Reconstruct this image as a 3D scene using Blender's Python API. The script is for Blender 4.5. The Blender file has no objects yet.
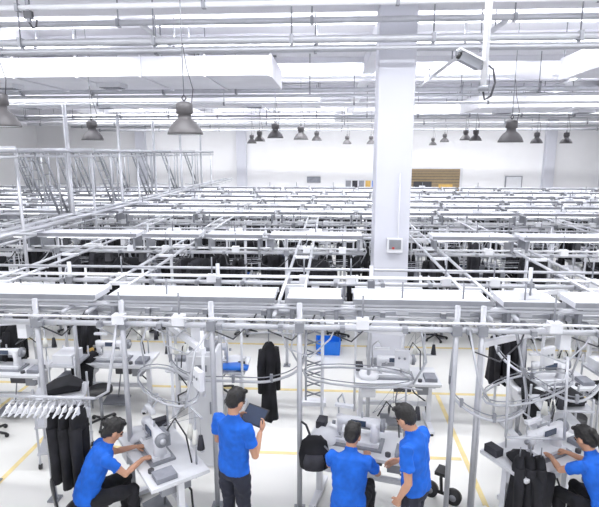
import bpy, math, random
from mathutils import Vector, Matrix, noise
from mathutils.bvhtree import BVHTree
random.seed(11)
V=Vector
# ---------------------------------------------------------------- materials
def mat(name,col,rough=.5,metal=0.0,var=.06,scale=6.0,emit=0,bump=0):
    m=bpy.data.materials.new(name); m.use_nodes=True
    nt=m.node_tree; p=nt.nodes['Principled BSDF']
    tc=nt.nodes.new('ShaderNodeTexCoord'); nz=nt.nodes.new('ShaderNodeTexNoise')
    nz.inputs['Scale'].default_value=scale; nz.inputs['Detail'].default_value=3
    nt.links.new(tc.outputs['Object'],nz.inputs['Vector'])
    cr=nt.nodes.new('ShaderNodeValToRGB')
    a=[max(0,c*(1-var)) for c in col]; b=[min(1,c*(1+var)) for c in col]
    cr.color_ramp.elements[0].color=(*a,1); cr.color_ramp.elements[1].color=(*b,1)
    cr.color_ramp.elements[0].position=.35; cr.color_ramp.elements[1].position=.65
    nt.links.new(nz.outputs['Fac'],cr.inputs['Fac'])
    nt.links.new(cr.outputs['Color'],p.inputs['Base Color'])
    p.inputs['Roughness'].default_value=rough; p.inputs['Metallic'].default_value=metal
    if bump:
        bp=nt.nodes.new('ShaderNodeBump'); bp.inputs['Strength'].default_value=bump
        nt.links.new(nz.outputs['Fac'],bp.inputs['Height']); nt.links.new(bp.outputs['Normal'],p.inputs['Normal'])
    if emit:
        p.inputs['Emission Color'].default_value=(*col,1); p.inputs['Emission Strength'].default_value=emit
    return m
WALL=mat('wall_paint',(.90,.90,.92),.8,scale=.6,var=.02)
CEIL=mat('ceiling_paint',(.85,.85,.89),.8,scale=.5,var=.03)
BEAM=mat('beam_paint',(.82,.82,.87),.7,scale=.8,var=.03)
DUCT=mat('duct_sheet',(.78,.78,.83),.5,scale=1.2,var=.04)
FLOOR=mat('epoxy_floor',(.80,.795,.77),.28,scale=.5,var=.03)
YEL=mat('yellow_line',(.80,.66,.32),.5)
COL=mat('column_paint',(.64,.65,.72),.7,scale=.8,var=.02)
WH=mat('white_enamel',(.79,.80,.84),.35,var=.03)
TR=mat('tray_white',(.73,.74,.79),.4,var=.04)
GR=mat('grey_metal',(.28,.29,.32),.4,.3)
ALU=mat('aluminium_tube',(.53,.54,.58),.35,.35,var=.04)
DK=mat('dark_metal',(.08,.08,.09),.4,.4)
LAMPM=mat('lamp_metal',(.13,.125,.13),.5,.35)
BLK=mat('black_cloth',(.010,.010,.014),.85,var=.4,bump=.2)
DGR=mat('charcoal_cloth',(.04,.04,.05),.85,var=.3)
GREYC=mat('grey_cloth',(.28,.29,.33),.85,var=.15)
BPL=mat('black_plastic',(.02,.02,.022),.4)
BLUE=mat('blue_shirt',(.004,.115,.58),.8,var=.14,scale=9)
BLUEP=mat('blue_plastic',(.01,.18,.75),.4)
SKIN=mat('skin',(.52,.28,.18),.5,var=.06)
LIP=mat('lips',(.36,.12,.09),.5)
EYE=mat('eye_dark',(.03,.02,.02),.2)
HAIR=mat('black_hair',(.010,.009,.009),.5,var=.4,scale=60,bump=.5)
NAVY=mat('dark_trousers',(.018,.020,.035),.85,var=.2)
SHOE=mat('shoe',(.03,.03,.03),.5)
TOP=mat('table_laminate',(.74,.75,.78),.35,var=.02)
THR=mat('thread',(.85,.85,.80),.8)
TAN=mat('shutter_tan',(.36,.27,.16),.6)
LED=mat('led_strip',(1,1,1),.5,emit=3)
RED=mat('red_plastic',(.5,.05,.04),.4)
SCR=mat('screen',(.05,.07,.12),.15)
WOOD=mat('orange_box',(.65,.42,.12),.6)
# ---------------------------------------------------------------- mesh builder
class MB:
    def __init__(s): s.v=[];s.f=[];s.m=[];s.s=[];s.mats=[]
    def mi(s,m):
        if m not in s.mats: s.mats.append(m)
        return s.mats.index(m)
    def add(s,vs,fs,m,sm=False):
        o=len(s.v); s.v+= [tuple(x) for x in vs]; k=s.mi(m)
        for f in fs: s.f.append(tuple(i+o for i in f)); s.m.append(k); s.s.append(sm)
    def box(s,c,size,m,R=None):
        c=V(c); hx,hy,hz=[q/2 for q in size]
        vs=[V((x,y,z)) for z in(-hz,hz) for y in(-hy,hy) for x in(-hx,hx)]
        if R: vs=[R@v for v in vs]
        s.add([v+c for v in vs],[(0,2,3,1),(4,5,7,6),(0,1,5,4),(2,6,7,3),(0,4,6,2),(1,3,7,5)],m)
    def loft(s,pts,rad,m,hint=None,seg=10,sm=True,fold=0,nf=5,ph=0):
        pts=[V(p) for p in pts]; n=len(pts); vs=[];fs=[]
        prev=None
        for i,p in enumerate(pts):
            t=(pts[min(i+1,n-1)]-pts[max(i-1,0)])
            if t.length<1e-9: t=V((0,0,1))
            t.normalize()
            h=V(hint) if hint is not None else (prev if prev is not None else (V((1,0,0)) if abs(t.x)<.8 else V((0,1,0))))
            a=h-t*h.dot(t)
            if a.length<1e-5: a=V((0,1,0))-t*t.y
            a.normalize(); b=t.cross(a); prev=a
            r=rad[i]; ra,rb=(r if isinstance(r,(tuple,list)) else (r,r))
            for k in range(seg):
                th=2*math.pi*k/seg; q=1+fold*(i/(n-1))*math.sin(nf*th+ph+i*.4)
                vs.append(p+a*ra*q*math.cos(th)+b*rb*q*math.sin(th))
        for i in range(n-1):
            for k in range(seg):
                k2=(k+1)%seg
                fs.append((i*seg+k,i*seg+k2,(i+1)*seg+k2,(i+1)*seg+k))
        fs.append(tuple(range(seg))[::-1]); fs.append(tuple((n-1)*seg+k for k in range(seg)))
        s.add(vs,fs,m,sm)
    def cyl(s,a,b,r,m,seg=8,r2=None,sm=True): s.loft([a,b],[r,r if r2 is None else r2],m,seg=seg,sm=sm)
    def tube(s,pts,r,m,seg=6): s.loft(pts,[r]*len(pts),m,seg=seg)
    def ell(s,c,rad,m,R=None,nu=12,nv=8):
        c=V(c); vs=[];fs=[]
        for j in range(1,nv):
            ph=math.pi*j/nv
            for i in range(nu):
                th=2*math.pi*i/nu
                vs.append(V((rad[0]*math.sin(ph)*math.cos(th),rad[1]*math.sin(ph)*math.sin(th),rad[2]*math.cos(ph))))
        vs.append(V((0,0,rad[2]))); vs.append(V((0,0,-rad[2])))
        N=len(vs)
        for j in range(nv-2):
            for i in range(nu):
                i2=(i+1)%nu; fs.append((j*nu+i,(j+1)*nu+i,(j+1)*nu+i2,j*nu+i2))
        for i in range(nu):
            i2=(i+1)%nu; fs.append((N-2,i,i2)); fs.append((N-1,(nv-2)*nu+i2,(nv-2)*nu+i))
        if R: vs=[R@v for v in vs]
        s.add([v+c for v in vs],fs,m,True)
    def lathe(s,c,prof,m,seg=18):
        c=V(c); vs=[];fs=[]
        for r,z in prof:
            for k in range(seg):
                th=2*math.pi*k/seg; vs.append(c+V((r*math.cos(th),r*math.sin(th),z)))
        for i in range(len(prof)-1):
            for k in range(seg):
                k2=(k+1)%seg; fs.append((i*seg+k,i*seg+k2,(i+1)*seg+k2,(i+1)*seg+k))
        s.add(vs,fs,m,True)
    def mesh(s,name):
        me=bpy.data.meshes.new(name); me.from_pydata(s.v,[],s.f)
        for m in s.mats: me.materials.append(m)
        me.polygons.foreach_set('material_index',s.m); me.polygons.foreach_set('use_smooth',s.s)
        me.update(); return me
    def obj(s,name,loc=(0,0,0),rz=0,bevel=0):
        return place(s.mesh(name),name,loc,rz,bevel)
def place(me,name,loc=(0,0,0),rz=0,bevel=0):
    o=bpy.data.objects.new(name,me); bpy.context.collection.objects.link(o)
    o.location=loc; o.rotation_euler=(0,0,math.radians(rz))
    if bevel:
        b=o.modifiers.new('bevel','BEVEL'); b.width=bevel; b.segments=2; b.limit_method='ANGLE'; b.angle_limit=math.radians(50)
    return o
def RX(a): return Matrix.Rotation(math.radians(a),3,'X')
def RY(a): return Matrix.Rotation(math.radians(a),3,'Y')
def RZ(a): return Matrix.Rotation(math.radians(a),3,'Z')
# ---------------------------------------------------------------- room shell
XL,XR,Y0,Y1,ZC=-22,24,-6,38,6.6
b=MB(); b.box(((XL+XR)/2,(Y0+Y1)/2,-.05),(XR-XL,Y1-Y0,.1),FLOOR); b.obj('floor')
b=MB(); b.box(((XL+XR)/2,(Y0+Y1)/2,ZC+.05),(XR-XL,Y1-Y0,.1),CEIL); b.obj('ceiling')
b=MB(); b.box(((XL+XR)/2,Y1+.1,ZC/2),(XR-XL,.2,ZC),WALL); b.obj('wall_back')
b=MB(); b.box((XL-.1,(Y0+Y1)/2,ZC/2),(.2,Y1-Y0,ZC),WALL); b.obj('wall_left')
b=MB(); b.box((XR+.1,(Y0+Y1)/2,ZC/2),(.2,Y1-Y0,ZC),WALL); b.obj('wall_right')
for x in (-14,-6.5,15.5,19.5):
    b=MB(); b.box((0,0,ZC/2-.25),(.7,.4,ZC-.5),COL); b.box((0,0,.1),(.76,.46,.2),GR); b.obj('wall_pilaster',(x,Y1-.2,0))
b=MB()
b.box((0,0,1.37),(3.9,.12,2.8),WH); b.box((0,-.05,1.35),(3.5,.1,2.7),TAN)
for i in range(13): b.box((0,-.11,.15+i*.2),(3.4,.02,.03),DK)
b.box((-.9,-.14,1.0),(1.3,.06,1.6),DK); b.box((.75,-.14,1.35),(1.0,.06,.5),WOOD)
b.obj('door_1',(7.6,Y1-.08,0))
b=MB(); b.box((0,0,1.1),(1.2,.1,2.2),GR); b.box((0,-.06,1.1),(1.05,.04,2.1),WH); b.obj('door_2',(13.2,Y1-.06,0))
b=MB(); b.box((0,0,0),(2.4,.06,.7),WH)
for i,mm in enumerate((GR,DGR,GREYC,WOOD,BLUEP)): b.box((-.96+i*.48,-.04,0),(.38,.03,.5),mm)
b.obj('notice_board',(2.3,Y1-.05,1.6))
b=MB(); b.box((0,0,0),(1.0,.08,.45),GR); b.box((0,-.05,0),(.9,.04,.35),GREYC); b.obj('wall_sign',(-1.2,Y1-.06,1.9))
def column(x,y,w=.64,name='building_column'):
    b=MB(); b.box((0,0,ZC/2),(w,w,ZC),COL); b.box((0,0,.12),(w+.06,w+.06,.24),GR)
    return b.obj(name,(x,y,0),bevel=.02)
column(1.05,8.9,.59)
b=MB(); b.box((0,0,0),(.26,.09,.24),WH); b.box((0,-.05,.02),(.2,.02,.16),GR); b.cyl((.05,0,.12),(.05,0,1.2),.012,WH)
b.box((-.03,-.065,-.04),(.04,.01,.04),RED); b.obj('electrical_box',(1.10,8.55,2.28),bevel=.006)
b=MB()
for y in (8.9,17.5,26.5,35): b.box((1,y,ZC-.25),(45.9,.4,.5),BEAM)
for x in (-15,-7.3,1.13,9.6,18): b.box((x,16,ZC-.2),(.35,43.8,.4),BEAM)
for i in range(18): 
    y=9.8+i*1.55; b.box((1,y,ZC-.08),(45.8,.12,.16),BEAM)
b.obj('ceiling_beams')
def duct(name,x0,x1,y0,y1,z0,z1):
    b=MB(); cx=(x0+x1)/2; 
    b.box((cx,(y0+y1)/2,(z0+z1)/2),(x1-x0,y1-y0,z1-z0),DUCT)
    n=int((x1-x0)/1.4)
    for i in range(n+1):
        x=x0+.03+i*(x1-x0-.06)/max(n,1); b.box((x,(y0+y1)/2,(z0+z1)/2),(.05,y1-y0+.06,z1-z0+.06),DUCT)
        if i%2==0:
            for y in (y0+.1,y1-.1): b.cyl((x,y,z1),(x,y,ZC),.012,GR,6)
    for i in range(n//2):
        x=x0+1.2+i*2.8; b.box((x,(y0+y1)/2,z0-.05),(.6,.5,.1),WH)
        for k in range(4): b.box((x,(y0+y1)/2-.18+k*.12,z0-.105),(.52,.03,.02),GR)
    b.obj(name)
duct('air_duct',-18,-1.35,12.1,14.6,5.55,5.98)
duct('air_duct',-18,-.4,17.9,20.6,5.55,5.95)
duct('air_duct',4.9,20,17.9,20.4,5.3,5.7)
duct('air_duct',5.1,18,10.3,12.3,5.45,5.85)
duct('air_duct',2.6,20,23.5,25.8,5.5,5.9)
duct('air_duct',-18,.2,28,30,5.5,5.9)
def pipe_run(y,z,r,m,x0=-16,x1=18,n2=0,step=2.1,name='ceiling_pipe'):
    b=MB(); b.cyl((x0,0,0),(x1,0,0),r,m,10)
    if n2: 
        b.cyl((x0,.12,.0),(x1,.12,.0),r*.8,m,8); b.cyl((x0,.02,-n2),(x1,.02,-n2),r*.6,m,8)
    x=x0+.7
    while x<x1:
        b.cyl((x,0,r),(x,0,ZC-z),.012,GR,6); b.box((x,0,0),(.05,2.6*r,2.6*r),GR)
        if n2: b.box((x,.03,-n2/2),(.04,.04,n2),GR)
        x+=step
    b.obj(name,(0,y,z))
pipe_run(8.1,5.48,.05,ALU,n2=.13,name='cable_conduit')
pipe_run(8.25,5.78,.045,ALU,step=3.0)
pipe_run(7.6,5.85,.04,WH,step=2.7)
pipe_run(10.0,5.7,.06,ALU,step=3)
pipe_run(11.2,5.99,.05,WH,step=3)
pipe_run(15.0,5.55,.07,ALU,n2=.14,name='cable_conduit')
pipe_run(16.2,5.3,.04,WH,step=4)
pipe_run(22.1,5.35,.06,ALU,n2=.12,name='cable_conduit')
pipe_run(26.9,5.3,.06,WH,step=4); pipe_run(31.5,5.4,.07,ALU,step=4); pipe_run(34,5.3,.07,ALU,step=4)
for x in (-10,-3.4,3.0,7.5,12.5):
    b=MB(); b.cyl((0,0,0),(0,27,0),.045,WH,8)
    for k in range(9): b.cyl((0,.6+3*k,0),(0,.6+3*k,ZC-6.05),.012,GR,6); b.cyl((0,1+3*k,0),(0,1+3*k,.25),.015,GR,6); b.cyl((0,1+3*k,.25),(0,1+3*k,.3),.04,GR,8)
    b.obj('sprinkler_pipe',(x,9.6,6.05))
b=MB(); b.box((0,0,.35),(.05,.05,.9),GR); b.tube([(0,0,-.1),(.05,0,-.18),(.1,0,-.16),(.12,0,-.06)],.015,DK); b.box((0,0,0),(.12,.06,.1),DK); b.obj('ceiling_hook',(-4.35,7.6,5.75))
# linear LED fixtures, plus hidden upward lamps added to brighten the ceiling
for y in (1.5,6.0,11.25,16.8,22.9,27.4,33):
    for x in (-10.5,0,10.5):
        b=MB(); b.box((0,0,.06),(9.4,.24,.06),WH)
        for k in (-4,0,4): b.cyl((k,0,.09),(k,0,ZC-6.08),.01,GR,6)
        b.obj('linear_light_fixture',(1+x,y,6.08))
        for up in (0,1):
            l=bpy.data.lights.new('led_and_ceiling_fill','AREA'); l.shape='RECTANGLE'; l.size=9.3; l.size_y=.2
            l.energy=((75 if y<9 else 110) if up else (140 if y<5 else (230 if y<20 else 270))); l.color=(.97,.98,1)
            o=bpy.data.objects.new('led_and_ceiling_fill_lamp',l); bpy.context.collection.objects.link(o)
            o.location=(1+x,y,6.18 if up else 6.10)
            if up: o.rotation_euler=(math.pi,0,0)
# pendants
def pendant(L):
    b=MB()
    b.lathe((0,0,0),[(.235,0),(.245,.0),(.238,.03),(.205,.10),(.15,.17),(.10,.21),(.09,.23),(.09,.27),(.115,.28),(.115,.40),(.10,.42),(.05,.44),(.0,.445)],LAMPM,22)
    b.lathe((0,0,.005),[(.232,0),(.195,.09),(.14,.16),(.08,.2),(.0,.2)],WH,22)
    b.ell((0,0,.10),(.05,.05,.08),THR)
    b.tube([(0,0,.44),(.03,0,.49),(0,0,.53),(-.03,0,.49),(0,0,.44)],.01,DK)
    b.cyl((0,0,.52),(0,0,L-.02),.007,GR,6); b.box((0,0,L-.03),(.1,.1,.04),GR)
    b.tube([(.1,0,.4),(.13,0,.6),(.05,0,.9),(.01,0,1.2)],.006,DK,5)
    return b.mesh('pendant_lamp')
for x,y,z in ((-2.02,7.19,4.06),(-5.45,11.7,4.1),(-4.38,6.75,4.15),(-1.65,15.6,4.25),(-.98,17.3,4.25),(-.66,25,4.4),(3.6,10.7,4.02),
    (5.85,21.5,4.3),(5.7,22.5,4.35),(6.1,28.4,4.4),(6.3,32.6,4.3),(8.3,21.6,4.2),(9.5,21.7,4.2),(-4.0,26.4,4.3),(.9,28.4,4.3),(-3.0,22,4.3),(11.5,22.4,4.2),(2.2,28.6,4.3)):
    place(pendant(ZC-z),'pendant_lamp',(x,y,z)) 
b=MB(); b.cyl((0,0,0),(0,0,2.03),.04,WH,12); b.cyl((0,0,-.04),(0,0,.02),.06,GR,12); b.box((-.07,0,.22),(.12,.05,.05),GR)
R=RZ(8)@RY(24)
b.box(R@V((-.21,-.02,0))+V((0,0,.20)),(.26,.10,.10),GR,R); b.box(R@V((-.23,-.02,.06))+V((0,0,.20)),(.32,.13,.02),WH,R)
b.cyl(R@V((-.34,-.02,0))+V((0,0,.20)),R@V((-.37,-.02,0))+V((0,0,.20)),.04,BPL,12)
b.tube([(.03,0,.25),(.1,0,.2),(.13,0,.05),(.09,0,-.1),(.02,0,-.14),(.0,0,-.05)],.013,DK,8)
b.obj('security_camera',(1.78,6.35,4.56))
# ---------------------------------------------------------------- left gantry
b=MB()
for x in (-5.55,-5.2):
    b.cyl((x,7,2.5),(x,27,2.5),.04,ALU,8)
    b.cyl((x,7,2.38),(x,27,2.38),.02,ALU,6)
for k in range(40): b.box((-5.375,7.2+k*.5,2.5),(.35,.04,.03),ALU)
for y in (8.0,10.7,13.4,16.1,19,22):
    b.cyl((-5.55,y,0),(-5.55,y,4.8),.045,ALU,8); b.cyl((-5.2,y+.3,0),(-5.2,y+.3,3.9),.03,ALU,8)
    b.cyl((-14,y,3.86),(-5.0,y,3.86),.05,ALU,8); b.cyl((-14,y,3.74),(-5.0,y,3.74),.025,ALU,6)
    for k in range(4):
        x=-6.3-k*1.9
        for dy in (0,.35):
            b.cyl((x,y+dy,3.86),(x+.45,y+dy,2.5),.028,GR,6)
            b.cyl((x+.5,y+dy,3.86),(x+.5,y+dy,2.5),.025,ALU,6)
        for q in range(5): b.cyl((x+.07+.08*q,y,3.6-.25*q),(x+.07+.08*q,y+.35,3.6-.25*q),.015,GR,5)
        b.cyl((x,y,2.5),(x+1.5,y,2.5),.025,ALU,6)
for x in (-5.55,-8.5): b.cyl((x,8,3.86),(x,22,3.86),.035,ALU,8)
b.obj('steel_gantry')
# ---------------------------------------------------------------- garments
def garment(b,x,y,z,w=.2,h=.75,m=BLK,rz=0,kind=0):
    r=RZ(rz); hint=r@V((1,0,0)); ph=random.random()*6
    b.tube([V((x,y,z+.1)),V((x,y,z+.05)),V((x,y,z))],.006,GR,4)
    if kind==0:
        b.loft([(x,y,z),(x,y,z-.04),(x,y,z-.1),(x,y,z-.35*h),(x,y,z-.7*h),(x,y,z-h)],[(.04,.03),(w*.75,.045),(w,.06),(w*.82,.07),(w*.9,.08),(w*1.02,.09)],m,hint,14,fold=.28,nf=5,ph=ph)
        for sx in (-1,1):
            p=V((x,y,z-.08)); d=hint*sx
            b.loft([p+d*w*.85,p+d*(w*1.1)-V((0,0,.2)),p+d*(w*1.15)-V((0,0,.52))],[.05,.05,.038],m,hint,8)
    else:
        b.loft([(x,y,z),(x,y,z-.05),(x,y,z-.2)],[(w*.8,.03),(w*.85,.05),(w*.95,.06)],m,hint,12)
        for sx in (-1,1):
            p=V((x,y,z-.15)); d=hint*sx*w*.45
            b.loft([p+d,p+d*1.05-V((0,0,h*.5)),p+d*1.25-V((0,0,h-.15))],[(w*.5,.06),(w*.42,.05),(w*.4,.045)],m,hint,10,fold=.15,ph=ph)
# ---------------------------------------------------------------- sewing station
def machine(b,x,y,z):
    b.box((x,y,z+.012),(.56,.26,.024),GR)
    b.box((x,y,z+.035),(.48,.18,.05),WH); b.box((x-.19,y,z+.063),(.08,.12,.006),ALU)
    b.loft([(x+.19,y,z+.04),(x+.19,y,z+.15),(x+.185,y,z+.27)],[(.055,.07),(.045,.06),(.06,.065)],WH,(1,0,0),12)
    b.loft([(x+.25,y,z+.25),(x+.1,y,z+.255),(x-.12,y,z+.25),(x-.2,y,z+.245)],[(.065,.06),(.05,.05),(.05,.048),(.06,.055)],WH,(0,1,0),12)
    b.loft([(x-.19,y,z+.29),(x-.19,y,z+.2),(x-.19,y,z+.11)],[(.04,.05),(.035,.045),(.025,.03)],WH,(1,0,0),10)
    b.cyl((x-.19,y,z+.12),(x-.19,y,z+.05),.006,ALU,6); b.box((x-.19,y,z+.068),(.03,.05,.008),GR)
    b.cyl((x+.25,y,z+.25),(x+.29,y,z+.25),.07,GR,14); b.cyl((x+.29,y,z+.25),(x+.31,y,z+.25),.03,ALU,10)
    b.box((x+.02,y-.055,z+.26),(.16,.012,.06),SCR); b.cyl((x-.1,y-.05,z+.23),(x-.1,y-.075,z+.23),.018,ALU,8); b.cyl((x-.24,y,z+.2),(x-.27,y,z+.2),.022,GR,8)
    b.cyl((x+.05,y,z+.3),(x+.05,y,z+.36),.012,ALU,6); b.box((x+.12,y+.08,z+.20),(.2,.05,.12),GR)
    b.tube([(x+.2,y+.08,z+.3),(x+.28,y+.14,z+.45),(x+.4,y+.2,z+.3),(x+.42,y+.24,z)],.009,BPL,5)
def station(var,near=False):
    random.seed(100+var)
    b=MB()
    b.box((0,0,.74),(1.15,.58,.035),TOP); b.box((0,0,.72),(1.12,.55,.02),GR)
    machine(b,-.05,-.05,.757)
    for sx in (-1,1):
        b.box((sx*.48,.02,.37),(.06,.06,.70),WH); b.box((sx*.48,0,.04),(.07,.56,.05),WH); b.box((sx*.48,0,.69),(.06,.46,.04),WH)
        for sy in(-1,1): b.cyl((sx*.48,sy*.26,.0),(sx*.48,sy*.26,.03),.03,BPL,8)
    b.box((0,.1,.28),(.92,.05,.05),WH)
    b.box((-.02,-.05,.10),(.36,.24,.025),GR,RX(10)); b.cyl((-.02,.02,.12),(.05,.04,.6),.01,GR,6)
    b.box((.1,.08,.60),(.24,.2,.18),DK); b.box((.36,0,.62),(.14,.3,.16),GR)
    b.box((-.4,-.12,.60),(.2,.3,.12),WH)
    b.tube([(.2,.1,.6),(.3,.2,.4),(.45,.15,.3),(.47,.05,.1)],.012,BPL,5)
    b.tube([(-.3,.27,.72),(-.1,.3,.5),(.2,.3,.45),(.4,.28,.72)],.01,DGR,5)
    b.cyl((.42,.22,.75),(.42,.22,1.35),.011,ALU,6); b.box((.42,.22,.98),(.34,.03,.015),ALU); b.box((.42,.22,1.33),(.34,.02,.012),ALU)
    for k in (-.13,0,.13):
        b.cyl((.42+k,.22,.99),(.42+k,.22,1.13),.038,THR if k<.1 else DGR,10,.02)
        b.tube([(.42+k,.22,1.13),(.42+k,.22,1.33),(.1,0,1.1)],.0025,GR,4)
    b.box((.45,-.12,.785),(.16,.2,.05),BLUEP if var==4 else GREYC); b.cyl((.3,-.2,.757),(.3,-.2,.79),.03,DK,10); b.box((-.5,.18,.80),(.1,.16,.08),WOOD if var==1 else DGR)
    b.tube([(-.3,.2,.76),(-.32,.2,1.1),(-.25,.1,1.22),(-.2,0,1.16)],.01,ALU); b.box((-.2,-.02,1.15),(.2,.05,.03),WH)
    cm=[BLK,BLK,GREYC,WH,DGR,WH][var%6]
    b.loft([(-.42,-.2,.75),(-.40,-.15,.80),(-.36,-.02,.82),(-.3,.1,.77)],[(.08,.02),(.14,.035),(.12,.05),(.06,.02)],cm,(1,0,0),12,fold=.35,nf=4)
    if var in (0,1,2): b.loft([(-.35,-.27,.77),(-.38,-.33,.72),(-.38,-.34,.4)],[(.16,.03),(.17,.03),(.12,.05)],cm,(1,0,0),12,fold=.2)
    for sx in (-.55,.35): b.cyl((sx,.36,1.42 if sx>0 else 0),(sx,.36,2.1),.018,WH,8)
    b.box((-.1,.36,1.9),(.95,.05,.06),WH)
    pts=[]
    for k in range(17):
        th=2*math.pi*k/16; pts.append(V((-.1+.62*math.cos(th)*(1 if abs(math.cos(th))<.9 else .97),.14+.24*math.sin(th),1.42+.03*math.cos(th))))
    b.tube(pts,.012,ALU,6); b.tube([p+V((0,0,.04)) for p in pts],.006,GR,5)
    b.tube([(.5,.1,1.44),(.62,.1,1.7),(.55,.2,2.0),(.45,.36,2.1)],.012,ALU,6)
    b.tube([(-.7,.1,1.42),(-.85,.12,1.65),(-.82,.3,2.1)],.012,ALU,6)
    b.box((.36,.3,1.62),(.16,.05,.2),WH)
    for q in (-.03,.03): b.cyl((.36+q,.27,1.64),(.36+q,.265,1.64),.015,GR,8)
    ng=[4,2,6,1,3,0][var%6]
    if near: ng=0
    for k in range(ng):
        x=-.62+.11*k
        garment(b,x,.3-.01*k,1.32,.13+.04*random.random(),.6+.2*random.random(),[BLK,BLK,BLK,DGR,BLK,BLK][var%6] if k!=3 else GREYC,80,random.randint(0,1))
    if not near:
        b.cyl((0,-.6,.5),(0,-.6,.56),.17,BPL,14); b.cyl((0,-.6,.08),(0,-.6,.5),.025,GR,8)
        for k in range(5):
            a=k*2*math.pi/5; b.cyl((0,-.6,.1),(.24*math.cos(a),-.6+.24*math.sin(a),.05),.018,BPL,6); b.ell((.24*math.cos(a),-.6+.24*math.sin(a),.03),(.03,.03,.03),BPL,None,8,6)
        if var%2==0:
            b.box((.85,.05,.45),(.4,.45,.03),ALU); b.box((.85,.05,.85),(.4,.45,.03),ALU)
            for sx in(-1,1):
                for sy in (-1,1): b.cyl((.85+sx*.19,.05+sy*.21,0),(.85+sx*.19,.05+sy*.21,1.0),.014,ALU,6)
            b.box((.85,.05,.55),(.3,.3,.16),cm); b.box((.84,.05,.93),(.28,.33,.13),WH)
    return b.mesh('sewing_workstation')
ST=[station(i) for i in range(6)]; SN=[station(i,True) for i in (3,3,0)]
random.seed(5)
y=10.9; row=0
while y<28.5:
    half=.62*y+2.5
    x=-half-.3+(row%2)*.5
    while x<half+2.2:
        if -21<x<23 and random.random()<.93:
            place(random.choice((ST[0],ST[0],ST[1],ST[2],ST[2],ST[3],ST[4])),'sewing_workstation',(x+random.uniform(-.08,.08),y+random.uniform(-.1,.1),0),random.choice((0,0,0,180)))
        x+=1.95
    y+=2.0; row+=1
for x,yy,k,rz in ((.95,6.75,5,0),(3.0,6.7,0,8),(-1.75,7.0,5,180),(-4.6,6.7,2,0),(4.9,7.0,4,0),(-3.2,7.1,1,0),(5.2,9.0,0,0),(-6.4,8.9,1,0)):
    place(ST[k],'sewing_workstation',(x,yy,0),rz)
for y,h in ((10.0,7.5),(10.4,8),(11.5,9),(12.2,9.5),(13.6,10.5),(15.2,11.5),(17,12.5),(18.9,13.5)):
    b=MB(); x=-h+random.random()
    while x<h+1:
        n=random.randint(2,6)
        if random.random()<(.72 if y<12 else .65):
            b.cyl((x-.1,0,1.82),(x+n*.12,0,1.82),.012,ALU,6)
            for q in (x-.1,x+n*.12): b.cyl((q,0,1.82),(q,0,2.1),.01,ALU,6)
            for k in range(n): garment(b,x+k*.12,0,1.72,.16+.07*random.random(),.6+.5*random.random(),random.choice((BLK,BLK,BLK,BLK,BLK,DGR)),random.uniform(20,95),random.randint(0,1))
        x+=random.uniform(1.0,2.0)
    b.obj('hanging_garments',(0,y-.02,0))
# ---------------------------------------------------------------- overhead conveyor frames
def frame_row(y,x0,x1,tray,posts,zt=2.35,zp=2.1,tw=.44):
    b=MB()
    b.cyl((x0,y,zp),(x1,y,zp),.03,ALU,8); b.cyl((x0,y+.28,zp+.02),(x1,y+.28,zp+.02),.020,WH,8)
    b.cyl((x0,y-.06,zp+.09),(x1,y-.06,zp+.09),.013,WH,6)
    if tray:
        x=x0+.2
        while x<x1-.5:
            L=random.choice((1.1,1.5,1.9,1.9,.7)); L=min(L,x1-x)
            b.box((x+L/2,y+.08,zt),(L-.14,tw,.06),TR); b.box((x+L/2,y+.08,zt-.05),(L-.3,.1,.03),LED)
            b.box((x+L/2,y+.08-tw/2-.01,zt+.02),(L-.1,.02,.05),GR); b.box((x+L/2,y+.09+tw/2,zt+.02),(L-.1,.02,.05),WH)
            for q in (.12,L-.12): b.box((x+q,y+.08,zt-.13),(.04,.36,.2),GR)
            if random.random()<.5:
                b.box((x+L*.5,y+.08,zt+.07),(.22,.16,.08),WH); b.cyl((x+L*.5,y,zt+.08),(x+L*.5,y,zt+.25),.012,GR,6)
            x+=L
    else:
        b.cyl((x0,y+.14,zp+.16),(x1,y+.14,zp+.16),.02,ALU,6)
    x=x0+.4
    while x<x1:
        b.box((x,y+.14,zp),(.05,.42,.05),GR)
        if random.random()<.6: b.box((x+.2,y-.02,zp+.06),(.12,.1,.1),WH); b.cyl((x+.2,y,zp+.1),(x+.2,y,zp+.34),.01,GR,5)
        if random.random()<.45: b.tube([(x,y,zp-.02),(x+.05,y-.05,zp-.2),(x+.3,y-.1,zp-.28),(x+.5,y-.05,zp-.1),(x+.55,y,zp)],.009,random.choice((ALU,DK)),5)
        if random.random()<.3: b.box((x+.35,y+.1,zp-.12),(.1,.12,.16),random.choice((WH,GR,DK)))
        x+=.62
    for x in posts: 
        b.cyl((x,y,0),(x,y,zp+.25),.028,ALU,10); b.box((x,y,.01),(.12,.12,.02),GR); b.box((x,y,zp),(.09,.09,.1),GR)
    b.obj('overhead_conveyor_frame')
random.seed(3)
frame_row(4.9,-4.6,4.6,False,(-3.03,-2.12,-1.19,-.29,1.27,1.52,2.95,-4.2,4.2),zp=2.08)
frame_row(5.15,-4.8,5.0,True,(-3.9,3.8),zt=2.30,zp=2.16,tw=.40)
rows=[(6.6,0),(8.7,1),(10.3,0),(12.2,1),(13.6,1),(15.2,1),(17.0,1),(18.9,1),(21.0,1)]
for y,t in rows:
    h=.62*y+1.8; p=[]; x=-h+.3
    while x<h: 
        if abs(x-1.13)>.5 : p.append(x)
        x+=2.05
    if y==8.7:
        # this run stops either side of the building column
        frame_row(y,-h,.62,True,[q for q in p if q<.6],zt=2.39); frame_row(y,1.48,h+1,True,[q for q in p if q>1.5],zt=2.39)
    else: frame_row(y+.0,-h,h+1.0,bool(t),p,zt=2.38+.03*random.random())
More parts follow.
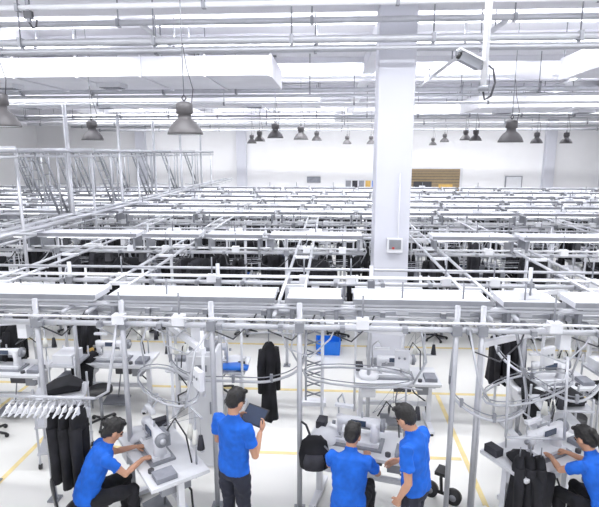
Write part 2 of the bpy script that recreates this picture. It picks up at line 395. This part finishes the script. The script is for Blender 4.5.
for x in (-4.35,-2.75,-.55,1.6,3.1,5.4,8.4,11.5,-7.6,-10.8):
    b=MB(); ys=4.9 if abs(x)<4.5 else abs(x)*1.45
    for dx in (0,.26): b.cyl((x+dx,ys,2.19),(x+dx,21.4,2.19),.022,ALU,8)
    yy=ys+.3
    while yy<21: b.box((x+.13,yy,2.19),(.3,.04,.04),WH); yy+=.9
    b.obj('conveyor_rail')
# ---------------------------------------------------------------- floor lines
for (x,y,sx,sy) in ((0,7.75,24,.07),(0,9.75,26,.07),(-5,6.0,.06,3.4),(1.75,6.0,.06,3.4),(-3.85,5.9,.06,3.6),(-2.3,5.95,2.4,.06),(.4,5.95,2.6,.06)):
    b=MB(); b.box((0,0,.002),(sx,sy,.004),YEL); b.obj('floor_marking_line',(x,y,0))
# ---------------------------------------------------------------- near props
b=MB()
for sx in(-1,1): b.box((sx*.22,0,.13),(.02,.32,.26),BLUEP,RY(sx*4))
for sy in(-1,1): b.box((0,sy*.16,.13),(.44,.02,.26),BLUEP,RX(-sy*4))
b.box((0,0,.01),(.42,.3,.02),BLUEP); b.box((0,-.172,.26),(.48,.02,.03),BLUEP); b.box((0,.172,.26),(.48,.02,.03),BLUEP)
b.obj('blue_bin',(.0,9.4,0))
b=MB(); b.loft([(-.26,0,.03),(-.1,0,.05),(.1,0,.06),(.27,.0,.04)],[(.07,.02),(.11,.03),(.12,.035),(.08,.02)],BLUEP,(0,1,0),12,fold=.2)
b.loft([(-.2,-.1,.05),(-.22,-.2,.0),(-.22,-.22,-.15)],[(.08,.02),(.09,.02),(.07,.02)],BLUEP,(1,0,0),10); b.obj('folded_blue_fabric',(-1.4,6.74,.775))
b=MB(); b.cyl((0,0,.25),(0,0,.62),.012,ALU,6); b.tube([(-.25,0,.25),(0,0,.27),(.3,0,.25)],.012,ALU); b.tube([(-.25,0,.25),(-.25,0,.62)],.01,ALU)
garment(b,0,0,.15,.09,.95,BLK,30,0); b.obj('hanging_garment',(-.68,5.5,1.53))
b=MB(); b.cyl((-.55,0,1.42),(.45,0,1.42),.016,ALU,8)
b.tube([(-.55,0,1.42),(-.7,0,1.5),(-.72,.1,1.9),(-.7,.2,2.1)],.016,ALU); b.tube([(.45,0,1.42),(.58,0,1.5),(.6,.15,1.9),(.58,.3,2.1)],.016,ALU)
for k in range(12):
    x=-.42+.064*k
    b.tube([(x,0,1.42),(x,.0,1.38)],.004,WH,4); b.tube([(x,-.17,1.29),(x,0,1.37),(x,.17,1.29),(x,-.17,1.29)],.008,WH,5); b.box((x,-.06,1.31),(.03,.04,.07),WH)
for k in range(3): garment(b,.06+.1*k,-.02,1.30,.15,.76+.05*k,BLK,70+8*k,1)
b.obj('hanger_rail',(-2.74,4.55,0))
def cart(name,loc,rz,cm):
    b=MB()
    for z in (.2,.55,.9): b.box((0,0,z),(.6,.4,.025),ALU)
    for sx in(-1,1):
        for sy in(-1,1): b.cyl((sx*.28,sy*.18,.06),(sx*.28,sy*.18,1.05),.014,ALU,8); b.cyl((sx*.28-.02,sy*.18,.035),(sx*.28+.02,sy*.18,.035),.035,BPL,10)
    b.loft([(-.2,0,.93),(-.05,0,.98),(.1,0,1.0),(.24,0,.95)],[(.12,.04),(.17,.08),(.16,.09),(.1,.05)],cm,(0,1,0),14,fold=.2)
    b.box((0,0,.64),(.4,.3,.15),WH); b.obj(name,loc,rz,bevel=.004)
cart('garment_cart',(-3.3,5.7,0),20,BLK); cart('garment_cart',(2.75,5.75,0),0,BLK)
b=MB(); b.box((0,0,.75),(.36,.3,1.5),WH); b.box((0,-.155,.75),(.30,.012,1.4),TOP); b.box((.1,-.17,.8),(.02,.02,.16),GR); b.box((0,-.16,1.3),(.14,.02,.08),GR); b.box((0,0,1.53),(.3,.26,.05),GR)
b.cyl((0,0,1.5),(0,0,2.1),.03,ALU); b.obj('control_cabinet',(-1.5,5.75,0),bevel=.01)
b=MB()
for sx in(-.1,.1): b.cyl((sx,0,.9),(sx,0,2.1),.014,ALU,8)
for k in range(9): b.cyl((-.1,0,.95+k*.13),(.1,0,1.02+k*.13),.009,GR,6); b.cyl((.1,0,.95+k*.13),(-.1,0,1.02+k*.13),.009,GR,6)
b.box((0,0,.88),(.28,.12,.05),WH); b.obj('lifting_rack',(-.16,5.65,0))
b=MB()
b.loft([(0,0,-.18),(0,0,-.16),(0,-.01,-.02),(0,0,.12),(0,.01,.17)],[(.10,.05),(.15,.09),(.16,.1),(.13,.08),(.06,.03)],BLK,(1,0,0),16)
b.loft([(0,-.1,-.14),(0,-.11,-.05),(0,-.09,.02)],[(.1,.03),(.11,.04),(.09,.02)],DGR,(1,0,0),12)
for sx in(-1,1): b.tube([(sx*.06,.06,.14),(sx*.1,.13,.05),(sx*.11,.12,-.1),(sx*.09,.06,-.16)],.014,DGR)
b.tube([(-.04,.02,.16),(-.09,.1,.24),(-.15,.16,.25)],.012,DGR); b.tube([(.1,-.05,.1),(.16,-.02,.02),(.15,0,-.1)],.012,GREYC)
b.obj('backpack',(-.13,4.74,.80))
def curve_rail(pts,name='curved_transfer_rail',loc=(0,0,0)):
    b=MB(); P=[V(p) for p in pts]; out=[]
    n=len(P)
    for i in range(n-1):
        p0=P[max(i-1,0)];p1=P[i];p2=P[i+1];p3=P[min(i+2,n-1)]
        for k in range(6):
            t=k/6; out.append(.5*((2*p1)+(p2-p0)*t+(2*p0-5*p1+4*p2-p3)*t*t+(3*p1-p0-3*p2+p3)*t**3))
    out.append(P[-1]); b.tube(out,.015,ALU,8); b.tube([p+V((0,0,.05)) for p in out],.006,GR,6)
    for k in range(0,len(out),6): b.box(out[k]+V((0,0,.03)),(.03,.03,.09),GR)
    b.obj(name,loc)
curve_rail([(-1.75,5.2,2.1),(-1.7,5.1,1.6),(-1.45,5.0,1.45),(-1.0,5.0,1.43),(-.6,5.05,1.42),(-.3,5.25,1.5),(-.25,5.5,1.8),(-.25,5.6,2.2)])
curve_rail([(1.3,5.0,2.1),(1.25,4.95,1.5),(1.35,4.85,1.3),(1.65,4.75,1.2),(1.95,4.8,1.3),(1.98,4.95,1.6),(1.9,5.1,2.1)])
curve_rail([(2.8,5.2,2.1),(2.8,5.0,1.6),(2.5,4.9,1.35),(2.2,5.3,1.4),(2.0,5.8,1.5),(2.05,6.2,1.8),(2.1,6.6,2.1)])
b=MB(); b.cyl((-.25,0,1.3),(.3,0,1.3),.014,ALU); b.cyl((-.25,0,1.3),(-.25,0.1,2.1),.014,ALU); b.cyl((.3,0,1.3),(.3,0.1,2.1),.014,ALU)
for k in range(3): garment(b,-.1+.1*k,0,1.1,.12,.62,BLK,75,0)
b.obj('garment_hanger_bar',(1.98,4.62,-.2))
def stool(name,loc,rz=0,back=True,h=.44):
    b=MB()
    b.loft([(0,0,h-.06),(0,0,h-.05),(0,0,h-.01),(0,0,h)],[.17,.2,.2,.17],BPL,(1,0,0),20)
    b.cyl((0,0,.1),(0,0,h-.05),.028,GR,10); b.cyl((0,0,.1),(0,0,.24),.04,BPL,10)
    for k in range(5):
        a=k*2*math.pi/5+.3; e=V((.27*math.cos(a),.27*math.sin(a),.07)); b.loft([(0,0,.12),e],[(.03,.02),(.018,.014)],BPL,None,8)
        b.cyl(e+V((-.02,0,-.04)),e+V((.02,0,-.04)),.03,BPL,10)
    if back:
        b.tube([(0,-.12,h-.05),(0,-.25,h-.04),(0,-.27,h+.2)],.016,BPL)
        b.loft([(0,-.26,h+.13),(0,-.265,h+.16),(0,-.275,h+.3),(0,-.275,h+.33)],[(.12,.012),(.17,.02),(.16,.02),(.11,.012)],BPL,(1,0,0),14)
    return b.obj(name,loc,rz)
stool('work_chair',(-2.33,4.27,0),-55); stool('work_chair',(.2,4.26,0),-15,False); stool('work_chair',(2.6,4.32,0),30)
b=MB()
for y in(-.13,.13):
    b.cyl((-.03,y,0),(.03,y,0),.09,BPL,18); b.cyl((-.035,y,0),(.035,y,0),.04,GR,12)
b.cyl((0,-.13,0),(0,.13,0),.02,BPL); b.tube([(0,0,0),(-.05,0,.2),(-.05,0,.26)],.018,BPL)
b.box((-.02,0,.28),(.16,.12,.04),BPL); b.obj('wheeled_dolly',(1.28,5.15,.09),60)
place(SN[0],'sewing_workstation',(-1.73,4.72,0),-52)
place(SN[1],'sewing_workstation',(.38,5.04,0),-14)
place(SN[2],'sewing_workstation',(2.24,4.98,0),30)
# ---------------------------------------------------------------- people
def hand(b,W,d,n,side,curl=30,m=SKIN):
    W=V(W); d=V(d).normalized(); n=V(n); n=(n-d*n.dot(d)).normalized(); s=d.cross(n)*side
    b.loft([W-d*.02,W+d*.01,W+d*.05,W+d*.088,W+d*.098],[(.024,.019),(.028,.018),(.040,.017),(.040,.014),(.034,.009)],m,s,12)
    for k,(L,off) in enumerate(((.070,.030),(.080,.010),(.074,-.010),(.058,-.029))):
        p=W+d*(.088-.004*abs(k-1))+s*off; a=0; pts=[p-d*.01]; dd=d
        for q,f in enumerate((.45,.32,.23)):
            a+=math.radians(curl*(.7 if q==0 else 1)); dd=d*math.cos(a)+n*math.sin(a); pts.append(pts[-1]+dd*(L*f+(.01 if q==0 else 0)))
        b.loft(pts,[.0088,.0085,.0078,.006],m,s,8)
    p=W+d*.022+s*.022; q=(d*.65+s*.6+n*.35).normalized(); r=(d*.9+s*.1+n*.45).normalized()
    b.loft([p,p+q*.038,p+q*.038+r*.028,p+q*.038+r*.05],[.014,.0115,.010,.007],m,n,8)
def person(name,loc,rz,P,trousers=NAVY,female=False,sc=.95):
    b=MB(); g=lambda k:V(P[k])
    sp=[V(p) for p in P['spine']]
    rt=V(P.get('right',(1,0,0))); 
    k=.93 if female else 1.0
    dn=(sp[0]-sp[1]).normalized()
    b.loft([sp[0]+dn*.05,sp[0]+dn*.03,sp[0],sp[1],sp[2],sp[2].lerp(sp[3],.6),sp[3],sp[3].lerp(sp[4],.45),sp[4]],
           [(.165*k,.115),(.182*k,.135),(.18*k,.135),(.165*k,.118),(.192*k,.125),(.200*k,.118),(.185*k,.105),(.125*k,.085),(.062,.062)],BLUE,rt,22)
    up=(sp[4]-sp[3]).normalized()
    b.loft([sp[4]-up*.02,sp[4]+up*.012,sp[4]+up*.03],[.072,.066,.060],BLUE,rt,16)
    b.ell(sp[0]+dn*.04,(.165*k,.125,.11),trousers,None,18,12)
    for s in 'LR':
        h,kn,an=g('hip'+s),g('knee'+s),g('ankle'+s)
        b.loft([h,h.lerp(kn,.3),h.lerp(kn,.7),kn,kn.lerp(an,.25),kn.lerp(an,.6),an+(kn-an).normalized()*.0],[.095,.093,.075,.066,.064,.056,.052],trousers,rt,16)
        b.ell(kn,(.066,.066,.066),trousers)
        t=V(P.get('toe'+s,(0,1,0))).normalized()
        b.loft([an-t*.07+V((0,0,-.03)),an-t*.05+V((0,0,-.035)),an+V((0,0,-.03)),an+t*.08+V((0,0,-.045)),an+t*.16+V((0,0,-.052)),an+t*.19+V((0,0,-.056))],
               [(.025,.025),(.038,.038),(.042,.048),(.046,.034),(.042,.026),(.02,.014)],SHOE,V((t.y,-t.x,0)),14)
    for s in 'LR':
        sh,el,wr=g('sh'+s),g('el'+s),g('wr'+s)
        inn=sp[3]-V((0,0,.03)); inn=sh.lerp(inn,.35)
        m1=sh.lerp(el,.62)
        b.loft([inn,sh,sh.lerp(el,.25),sh.lerp(el,.5),m1],[.055*k,.068*k,.064*k,.062*k,.064*k],BLUE,None,16)
        b.loft([sh,sh.lerp(el,.5),el,el.lerp(wr,.3),el.lerp(wr,.75),wr],[.045*k,.043*k,.037*k,.038*k,.029*k,.026*k],SKIN,None,14)
        b.ell(el,(.038*k,.038*k,.038*k),SKIN)
    C=g('head'); f=V(P['face']).normalized(); u0=V((0,0,1)); u=(u0-f*u0.dot(f)).normalized()
    r=f.cross(u); M=Matrix((r,f,u)).transposed()
    T=lambda x,y,z:C+M@V((x,y,z))
    b.loft([sp[4]-up*.05,sp[4]+up*.02,T(0,-.015,-.04)],[.062,.055,.053],SKIN,rt,14)
    E=lambda c,rad,m:b.ell(T(*c),rad,m,M,16,12)
    E((0,-.01,.03),(.076,.093,.093),SKIN); E((0,.022,-.035),(.062,.066,.083),SKIN); E((0,.058,-.098),(.03,.026,.02),SKIN)
    E((0,.096,-.018),(.013,.022,.024),SKIN); E((0,.09,.005),(.009,.014,.024),SKIN)
    for s in(-1,1):
        E((s*.078,-.002,-.012),(.013,.021,.034),SKIN); E((s*.031,.082,.004),(.016,.009,.009),EYE); E((s*.031,.087,.028),(.02,.007,.005),HAIR)
    E((0,.084,-.062),(.025,.011,.008),LIP)
    E((0,-.022,.046),(.086,.102,.092),HAIR); E((0,-.048,-.0),(.078,.065,.078),HAIR)
    for q in range(9): 
        a=q*.75; E((.045*math.cos(a),.0+.05*math.sin(a),.115+.008*math.sin(3*a)),(.03,.034,.022),HAIR)
    if female:
        E((0,-.125,.045),(.042,.038,.042),HAIR); E((0,-.075,-.045),(.06,.04,.06),HAIR)
        if P.get('tail'): b.loft([T(0,-.12,.04),T(0,-.15,-.02),T(0,-.145,-.12),T(0,-.12,-.2)],[.025,.034,.03,.012],HAIR,r,12)
    src=b
    me=src.mesh('tmp'); ob=bpy.data.objects.new('tmp',me); bpy.context.collection.objects.link(ob)
    md=ob.modifiers.new('r','REMESH'); md.mode='VOXEL'; md.voxel_size=.008
    ms=ob.modifiers.new('s','SMOOTH'); ms.factor=.5; ms.iterations=2
    dg=bpy.context.evaluated_depsgraph_get(); dg.update()
    nm=bpy.data.meshes.new_from_object(ob.evaluated_get(dg))
    bvh=BVHTree.FromPolygons([V(v) for v in src.v],src.f)
    bpy.data.objects.remove(ob)
    out=MB(); out.mats=list(src.mats)
    cloth={src.mi(BLUE),src.mi(trousers)}
    fm=[]; vm={}
    for p in nm.polygons:
        hit=bvh.find_nearest(p.center); k2=src.m[hit[2]] if hit[2] is not None else 0
        fm.append(k2)
        for i in p.vertices: vm[i]=k2
    vs=[]
    for v in nm.vertices:
        co=v.co.copy()
        if vm.get(v.index) in cloth:
            q=co*9; q.z*=.8; n1=noise.noise(q+V((loc[0]*7,0,0)))+.7*noise.noise(co*20)
            co+=v.normal*(.014*n1)
        elif src.mats[vm.get(v.index,0)] is HAIR: co+=v.normal*.004*noise.noise(co*70)
        vs.append(tuple(co))
    out.v=vs; out.f=[tuple(p.vertices) for p in nm.polygons]; out.m=fm; out.s=[True]*len(fm)
    for s in 'LR':
        wr=g('wr'+s); d=V(P.get('hd'+s,wr-g('el'+s))); hand(out,wr,d,P.get('hn'+s,(0,0,-1)),(1 if s=='R' else -1)*P.get('ts',1),P.get('curl'+s,30))
    for fn in P.get('extra',[]): fn(out)
    o=out.obj(name,loc,rz); o.scale=(sc,sc,sc); return o
def tablet(b):
    R=RX(-50); c=V((0,.335,1.34)); b.box(c,(.27,.014,.20),BPL,R); b.box(c+R@V((0,-.009,0)),(.25,.004,.175),SCR,R)
person('worker_with_tablet',(-.88,4.31,0),-32,dict(
    spine=[(0,0,.95),(0,.01,1.09),(0,.015,1.26),(0,0,1.40),(0,.01,1.475)],
    hipL=(-.09,0,.92),kneeL=(-.10,.03,.50),ankleL=(-.12,-.02,.085),hipR=(.09,0,.92),kneeR=(.11,.03,.50),ankleR=(.13,.0,.085),toeL=(-.2,1,0),toeR=(.25,1,0),
    shL=(-.185,0,1.40),elL=(-.25,.04,1.13),wrL=(-.165,.22,1.26),shR=(.185,0,1.40),elR=(.25,.04,1.13),wrR=(.165,.22,1.26),
    hdL=(.12,.9,.5),hdR=(-.12,.9,.5),hnL=(1,-.2,.3),hnR=(-1,-.2,.3),curlL=35,curlR=35,ts=1,
    head=(0,.055,1.615),face=(.12,.84,-.5),extra=[tablet]))
seatA=dict(spine=[(0,0,.575),(0,.05,.73),(0,.13,.90),(0,.20,1.03),(0,.24,1.095)],
    hipL=(-.09,.03,.56),kneeL=(-.13,.44,.56),ankleL=(-.13,.40,.085),hipR=(.09,.03,.56),kneeR=(.13,.44,.56),ankleR=(.13,.46,.085),
    shL=(-.175,.19,1.02),elL=(-.24,.36,.84),wrL=(-.15,.56,.88),shR=(.175,.19,1.02),elR=(.24,.36,.84),wrR=(.13,.57,.88),
    hdL=(.2,1,-.15),hdR=(-.2,1,-.15),curlL=18,curlR=18,head=(0,.32,1.22),face=(0,.8,-.6))
person('seated_seamstress',(-2.33,4.28,0),-55,seatA,BLK,True,.93)
seatB=dict(spine=[(0,0,.575),(0,.02,.74),(0,.06,.92),(0,.09,1.06),(0,.12,1.13)],
    hipL=(-.09,.03,.56),kneeL=(-.15,.43,.56),ankleL=(-.15,.38,.085),hipR=(.09,.03,.56),kneeR=(.15,.43,.56),ankleR=(.16,.42,.085),
    shL=(-.19,.08,1.05),elL=(-.25,.24,.84),wrL=(-.12,.46,.87),shR=(.19,.08,1.05),elR=(.26,.24,.84),wrR=(.12,.47,.87),
    hdL=(.3,1,-.1),hdR=(-.3,1,-.1),curlL=18,curlR=18,head=(0,.18,1.255),face=(.1,.85,-.5))
person('seated_tailor',(.2,4.29,0),-14,seatB,BLK,False,.93)
person('standing_supervisor',(.80,4.15,0),58,dict(
    spine=[(0,0,.93),(0,.01,1.07),(0,.03,1.24),(0,.04,1.38),(0,.06,1.45)],
    hipL=(-.09,0,.90),kneeL=(-.10,.03,.49),ankleL=(-.13,-.02,.085),hipR=(.09,0,.90),kneeR=(.11,.05,.49),ankleR=(.12,.06,.085),toeL=(-.3,1,0),toeR=(.2,1,0),
    shL=(-.19,.03,1.37),elL=(-.26,-.03,1.10),wrL=(-.22,.07,.88),shR=(.19,.03,1.37),elR=(.25,.06,1.10),wrR=(.18,.26,.99),
    hnL=(1,.2,0),hnR=(-1,0,-.4),curlL=30,curlR=25,head=(0,.13,1.57),face=(.1,.8,-.62)),NAVY,False,.95)
seatC=dict(seatA); seatC['tail']=True; seatC['elL']=(-.22,.40,.88); seatC['wrL']=(-.10,.60,.88)
person('seated_seamstress',(2.6,4.33,0),30,seatC,BLK,True,.93)
# ---------------------------------------------------------------- world, camera
w=bpy.data.worlds.new('world'); bpy.context.scene.world=w; w.use_nodes=True
w.node_tree.nodes['Background'].inputs[0].default_value=(.95,.96,1,1); w.node_tree.nodes['Background'].inputs[1].default_value=1.0
cd=bpy.data.cameras.new('camera'); cam=bpy.data.objects.new('camera',cd); bpy.context.collection.objects.link(cam)
cam.location=(0,0,3.8); cam.rotation_euler=(math.radians(78.9),0,math.radians(3.4)); cd.sensor_width=36; cd.lens=30.65; cd.clip_end=200
sc=bpy.context.scene; sc.camera=cam
sc.view_settings.view_transform='Standard'; sc.view_settings.exposure=.06
